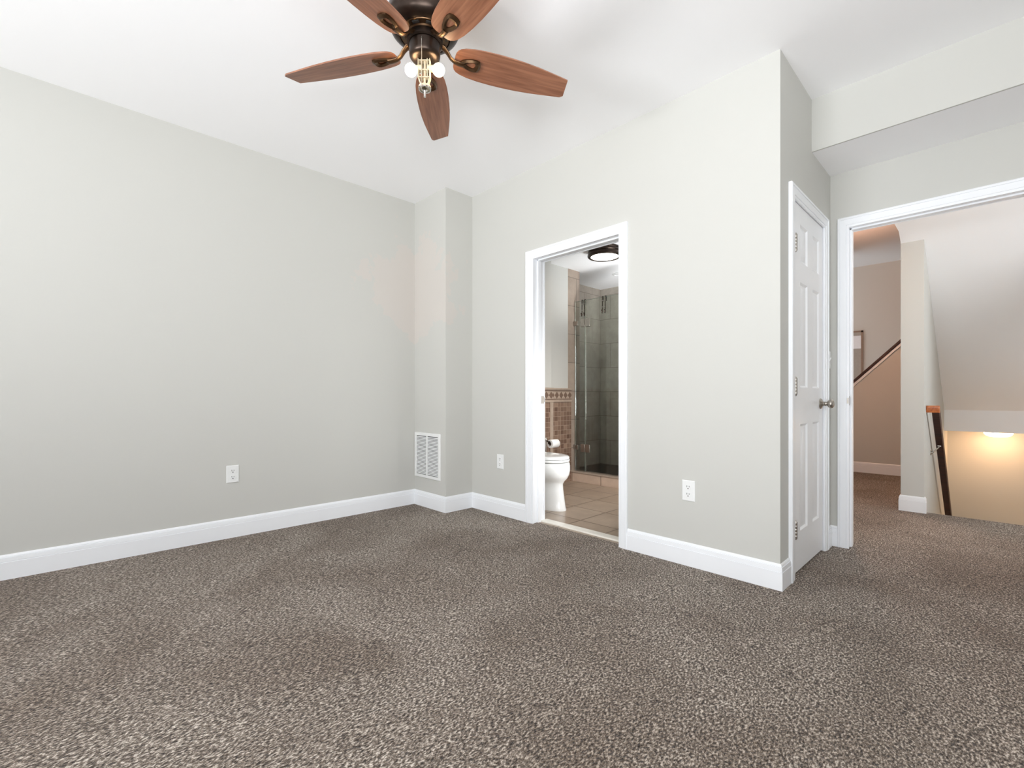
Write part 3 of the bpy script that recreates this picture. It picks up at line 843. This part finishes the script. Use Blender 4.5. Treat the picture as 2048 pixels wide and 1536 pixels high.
# ---------------------------------------------------------------- toilet
TY = 3.10
def egg(xf, xb, hw, z, n=40, sq=2.3):
    """plan outline: front tip xf, back xb, half width hw; fuller toward the back"""
    xm = xb + (xf - xb) * .45; o = []
    for j in range(n):
        t = 2 * math.pi * j / n
        c_, s_ = math.cos(t), math.sin(t)
        e = 2 / 2.05 if c_ > 0 else 2 / 3.2
        x = xm + (abs(c_) ** e) * (xf - xm) * (1 if c_ > 0 else 0) - (abs(c_) ** e) * (xm - xb) * (0 if c_ > 0 else 1)
        o.append((x, TY + hw * (abs(s_) ** (2 / 2.15 if c_ > 0 else 2 / 3.2)) * (1 if s_ >= 0 else -1), z))
    return o
toi = thing('toilet', (-2.85, TY, 0), 'white porcelain toilet seen side on inside the bathroom doorway', 'toilet')
def TL(o): return [(x + 2.85, y - TY, z) for x, y, z in o]
rings = [egg(-2.553, -3.16, .112, 0), egg(-2.552, -3.16, .113, .008), egg(-2.560, -3.16, .110, .03), egg(-2.572, -3.15, .106, .10), egg(-2.585, -3.14, .103, .18), egg(-2.588, -3.13, .104, .225),
         egg(-2.572, -3.12, .118, .25), egg(-2.549, -3.11, .145, .275), egg(-2.535, -3.10, .168, .31), egg(-2.531, -3.09, .178, .345), egg(-2.533, -3.08, .181, .375), egg(-2.539, -3.08, .180, .402), egg(-2.545, -3.08, .176, .410), egg(-2.58, -3.05, .14, .411)]
mb = MB().loft([TL(r_) for r_ in rings])
part('bowl', mb, M['porcelain'], toi)
mb = MB().loft([TL(r_) for r_ in (egg(-2.548, -3.02, .176, .416), egg(-2.543, -3.025, .181, .419), egg(-2.541, -3.025, .183, .430), egg(-2.546, -3.02, .179, .436))])
part('seat', mb, M['porcelain'], toi)
mb = MB().loft([TL(r_) for r_ in (egg(-2.548, -3.02, .178, .440), egg(-2.545, -3.025, .181, .443), egg(-2.547, -3.025, .180, .456), egg(-2.556, -3.02, .172, .463), egg(-2.60, -2.98, .13, .466))])
lid = part('lid', mb, M['porcelain'], toi)
for s in (-1, 1):
    m_ = MB().lathe([(0, -.02), (.011, -.02), (.013, -.016), (.013, .016), (.011, .02), (0, .02)], (-3.02 + 2.85, s * .075, .455), 16, axis='Y', caps=False)
    m_.box(-3.045 + 2.85, -2.998 + 2.85, s * .075 - .02, s * .075 + .02, .412, .452)
    part('seat_hinge', m_, M['porcelain'], toi)
def rr(x0_, x1_, hw, z, r_=.03, n=6):
    o = []
    for cx_, cy_, a0_ in ((x1_ - r_, hw - r_, 0), (x0_ + r_, hw - r_, 90), (x0_ + r_, -hw + r_, 180), (x1_ - r_, -hw + r_, 270)):
        for i in range(n):
            a = R(a0_ + 90 * i / (n - 1)); o.append((cx_ + r_ * math.cos(a) + 2.85, cy_ + r_ * math.sin(a), z))
    return o
mb = MB().loft([rr(-3.29, -3.11, .19, .37), rr(-3.295, -3.105, .20, .42), rr(-3.30, -3.10, .215, .74)])
part('tank', mb, M['porcelain'], toi)
mb = MB().loft([rr(-3.305, -3.09, .222, .742), rr(-3.305, -3.09, .222, .765), rr(-3.30, -3.095, .217, .775)])
part('tank_lid', mb, M['porcelain'], toi)
mb = MB().tube([(-.245, .12, .68), (-.236, .12, .68), (-.234, .06, .672)], [.008, .008, .006], 10)
part('flush_lever', mb, M['chrome'], toi, 'metal flush lever')

# toilet paper stand with one roll
hs = thing('toilet_paper_stand', (-3.12, 3.49, 0), 'dark metal toilet paper stand behind the toilet', 'toilet paper stand')
part('base', MB().lathe([(0, .002), (.078, .002), (.08, .008), (.072, .014), (.014, .02), (0, .022)], n=32, caps=False), M['bronze'], hs)
mb = MB().lathe([(0, .02), (.007, .02), (.007, .535), (.013, .54), (.015, .552), (.012, .563), (.006, .568), (0, .569)], n=18, caps=False)
part('pole', mb, M['nickel'], hs, 'silvery pole with ball top')
mb = MB().tube([(0, 0, .533), (0, .02, .532), (0, .045, .520), (0, .06, .5125), (0, .185, .5125), (0, .195, .522)], [.007, .007, .006, .006, .006, .007], 10)
mb.lathe([(0, -.004), (.016, -.004), (.018, .0), (.016, .004), (0, .004)], (0, .052, .5125), 18, axis='Y', caps=False)
part('arm', mb, M['bronze'], hs)
rl = MB().lathe([(.019, 0), (.041, .0), (.0425, .002), (.0425, .108), (.041, .11), (.019, .11), (.019, 0)], (0, 0, 0), 36, axis='Y', caps=False)
ro = thing('toilet_paper_roll', (-3.12, 3.552, .50), 'white toilet paper roll hanging on the dark stand', 'toilet paper')
part('paper', rl, M['paper'], ro)
part('core', MB().lathe([(.0175, .001), (.019, .001), (.019, .109), (.0175, .109), (.0175, .001)], n=24, axis='Y', caps=False), M['woodframe'], ro, 'brown card core')

# ---------------------------------------------------------------- shower glass
YG = 4.317
gl = thing('shower_enclosure', (-3.27, YG, .118), 'frameless green tinted glass shower panel and door on the kerb', 'shower glass')
def G(x0_, x1_, z0_, z1_, y0_=-.005, y1_=.005): return MB().box(x0_ + 3.27, x1_ + 3.27, y0_, y1_, z0_ - .118, z1_ - .118)
p1 = part('fixed_panel', G(-3.398, -3.258, .121, 2.078), M['glass'], gl, 'narrow fixed glass panel')
p2 = part('glass_door', G(-3.250, -2.52, .130, 2.078), M['glass'], gl, 'wide hinged glass door')
e1 = G(-3.2585, -3.2565, .121, 2.078); part('panel_edge', e1, M['glassedge'], gl, 'polished grey green glass edge')
e2 = G(-3.2515, -3.2495, .13, 2.078); part('door_edge', e2, M['chrome'], gl, 'door edge in bright metal for the light it catches')  # chrome strip imitates the lit glass edge
part('panel_top_edge', G(-3.398, -3.258, 2.078, 2.0795), M['glassedge'], gl)
part('door_top_edge', G(-3.250, -2.52, 2.078, 2.0795), M['glassedge'], gl)
for zc in (1.82, .387):
    m_ = G(-3.312, -3.257, zc - .045, zc + .045, -.016, .016)
    m_.box(-3.251 + 3.27, -3.186 + 3.27, -.016, .016, zc - .045 - .118, zc + .045 - .118)
    m_.lathe([(0, zc - .163), (.008, zc - .163), (.008, zc - .073), (0, zc - .073)], (-3.254 + 3.27, 0, 0), 12, caps=False)
    part('glass_hinge', m_, M['nickel'], gl, 'square metal glass hinge', bevel=.003)
for zc in (1.825, .39):
    m_ = G(XP + .003, -3.352, zc - .026, zc + .026, -.014, .014)
    part('wall_clip', m_, M['nickel'], gl, 'metal wall clip', bevel=.002)
def hook(label, x):
    r_ = thing('towel_hook', (x, YG, 2.0815), label, 'hook', 'double hooks over the shower glass')
    m_ = MB()
    for s in (-.019, .019):
        m_.tube([(s, .012, -.05), (s, .011, -.004), (s, .009, .0035), (s, 0, .0055), (s, -.009, .0035), (s, -.011, -.004), (s, -.011, -.15), (s + .004, -.013, -.172), (s + .010, -.028, -.186), (s + .016, -.044, -.178), (s + .019, -.05, -.160)], .0045, 8)
        m_.sphere((s + .019, -.05, -.158), .0075, 10, 8)
    part('prongs', m_, M['bronze'], r_)
    for z in (-.045, -.115):
        part('crossbar', MB().tube([(-.02, -.0125, z), (.02, -.0125, z)], .004, 8), M['nickel'], r_, 'silvery crossbar')
    return r_
h1 = hook('double hook over the glass beside the fixed panel joint', -3.275)
h2 = copy_tree(h1); h2.location = (-2.995, YG, 2.0815); h2['label'] = 'double hook over the middle of the glass door'

# ---------------------------------------------------------------- bathroom ceiling light
BL = thing('bathroom_ceiling_light', (-2.70, 3.895, ZB), 'round dark bronze drum ceiling light glowing in the bathroom', 'ceiling light')
mb = MB().lathe([(0, 0), (.150, 0), (.158, -.004), (.160, -.014), (.154, -.020), (.154, -.026), (.163, -.031), (.166, -.040), (.163, -.047), (.157, -.051), (.157, -.056), (.165, -.060), (.168, -.070), (.166, -.082), (.158, -.089), (.138, -.090), (.134, -.086), (.134, -.07)], n=64, caps=False)
part('drum', mb, M['bronze'], BL)
mb = MB().lathe([(0, -.093), (.06, -.092), (.11, -.089), (.134, -.084), (.134, -.07), (0, -.07)], n=48, caps=False)
part('diffuser', mb, M['bathglow'], BL, 'glowing frosted glass diffuser')
RL_ = thing('shower_ceiling_vent', (-3.15, 4.84, ZB), 'small round white fitting on the ceiling before the shower', 'ceiling fitting')
part('trim_ring', MB().lathe([(0, 0), (.075, 0), (.08, -.004), (.078, -.008), (.055, -.012), (.05, -.006), (0, -.006)], n=36, caps=False), M['plastic'], RL_)

# ---------------------------------------------------------------- stair rail, stair lamp, hall lamp
sr = thing('stair_handrail', (XC1, 5.36, .83), 'cherry wood handrail running down the stairwell wall', 'handrail')
OX, OY, OZ = XC1, 5.36, .83
def RP(x, y, z): return (x - OX, y - OY, z - OZ)
rail_prof = [(-.022, -.03), (.022, -.03), (.026, -.018), (.026, .004), (.0275, .012), (.0275, .022), (.018, .030), (-.018, .030), (-.0275, .022), (-.0275, .012), (-.026, .004), (-.026, -.018)]
RX = -.352; rs = -.75
def rz(y): return .872 + rs * (y - 5.39)
rings = []
for y in (5.398, 8.0 - .15):
    rings.append([RP(RX + a, y + (0 if y > 6 else 0), rz(y) + b) for a, b in rail_prof])
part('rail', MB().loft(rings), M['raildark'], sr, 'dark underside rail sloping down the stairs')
rings = []
for x in (XC1 + .001, RX + .0275):
    rings.append([RP(x, 5.363 + .0275 + a, rz(5.39) + b) for a, b in rail_prof])
mb = MB().loft(rings)
part('rail_return', mb, M['rail'], sr, 'orange brown rail end turning into the wall', bevel=.003)
for yb in (5.80, 7.1):
    mb = MB()
    z_ = rz(yb)
    mb.tube([RP(XC1 + .001, yb - .02, z_ - .105), RP(XC1 + .012, yb - .02, z_ - .104), RP(XC1 + .034, yb - .01, z_ - .078), RP(RX - .004, yb, z_ - .05), RP(RX, yb, z_ - .036)], [.013, .0065, .0055, .0055, .007], 10)
    mb.lathe([(0, 0), (.024, 0), (.022, .004), (.01, .008), (0, .008)], RP(XC1, yb - .02, z_ - .105), 20, axis='X', caps=False)
    mb.box(RX - .012 - OX, RX + .012 - OX, yb - .03 - OY, yb + .03 - OY, z_ - .04 - OZ, z_ - .034 - OZ)
    part('rail_bracket', mb, M['chrome'], sr, 'shiny metal rail bracket')

SL = thing('stair_ceiling_light', (.028, 7.71, .577), 'glowing dome light under the low ceiling at the stair foot', 'ceiling light')
part('dome', MB().lathe([(.112, -.010), (.118, -.012), (.116, -.028), (.10, -.046), (.065, -.060), (0, -.066)], n=40, caps=False), M['stairglow'], SL, 'glowing frosted dome')
part('base_ring', MB().lathe([(0, 0), (.120, 0), (.123, -.007), (.118, -.012), (0, -.012)], n=40, caps=False), M['plastic'], SL)
HL = thing('hall_ceiling_light', (-.14, 4.42, zs0), 'frosted dome light on the hall ceiling just beyond the doorway head', 'ceiling light')
part('dome', MB().lathe([(.155, -.008), (.168, -.010), (.165, -.022), (.14, -.045), (.09, -.062), (0, -.07)], n=40, caps=False), M['hallglow'], HL, 'glowing frosted dome')
part('base_ring', MB().lathe([(0, 0), (.172, 0), (.174, -.006), (.168, -.010), (0, -.010)], n=40, caps=False), M['plastic'], HL)
HM = thing('pendant_lamp', (-1.21, 5.75, 2.872), 'warm white globe lamp hanging from the higher ceiling near the upward stairs', 'pendant lamp')
part('stem', MB().lathe([(0, 0), (.05, 0), (.05, -.012), (.012, -.02), (.012, -.19), (.03, -.20), (.03, -.23), (0, -.23)], n=24, caps=False), M['bronze'], HM)
part('globe', MB().sphere((0, 0, -.31), .10), M['hallglow2'], HM, 'glowing white globe')
DLT = thing('bathroom_fill_light', (-2.0, 2.98, ZB), 'unseen fill light added in the bathroom ceiling behind the doorway head', 'downlight')  # unseen fitting made up to carry the added spot
part('trim_ring', MB().lathe([(.045, 0), (.075, 0), (.078, -.004), (.06, -.008), (.048, -.004), (.045, 0)], n=36, caps=False), M['plastic'], DLT)
part('lens', MB().lathe([(0, -.001), (.045, -.001), (.045, -.003), (0, -.003)], n=30, caps=False), M['bathglow'], DLT)
SC_ = thing('stair_fill_lamp', (.95, 6.1, .55), 'small frosted lamp added on the stairwell wall, out of the frame', 'added lamp')  # unseen lamp added to brighten the sloped stair ceiling
part('back_plate', MB().lathe([(0, 0), (.05, 0), (.05, -.01), (.02, -.016), (.016, -.05), (0, -.05)], n=24, axis='X', caps=False), M['nickel'], SC_)
part('shade', MB().sphere((-.09, 0, .02), .06), M['stairfill'], SC_, 'glowing frosted shade')
SD = copy_tree(SC_); SD.location = (.95, 7.0, -.75); SD['label'] = 'warm frosted lamp added lower down the stairwell wall'  # second unseen lamp, added to warm the stair end wall
for c_ in SD.children:
    if c_.name.startswith('shade'):
        c_.data = c_.data.copy(); c_.data.materials[0] = M['stairfill2']
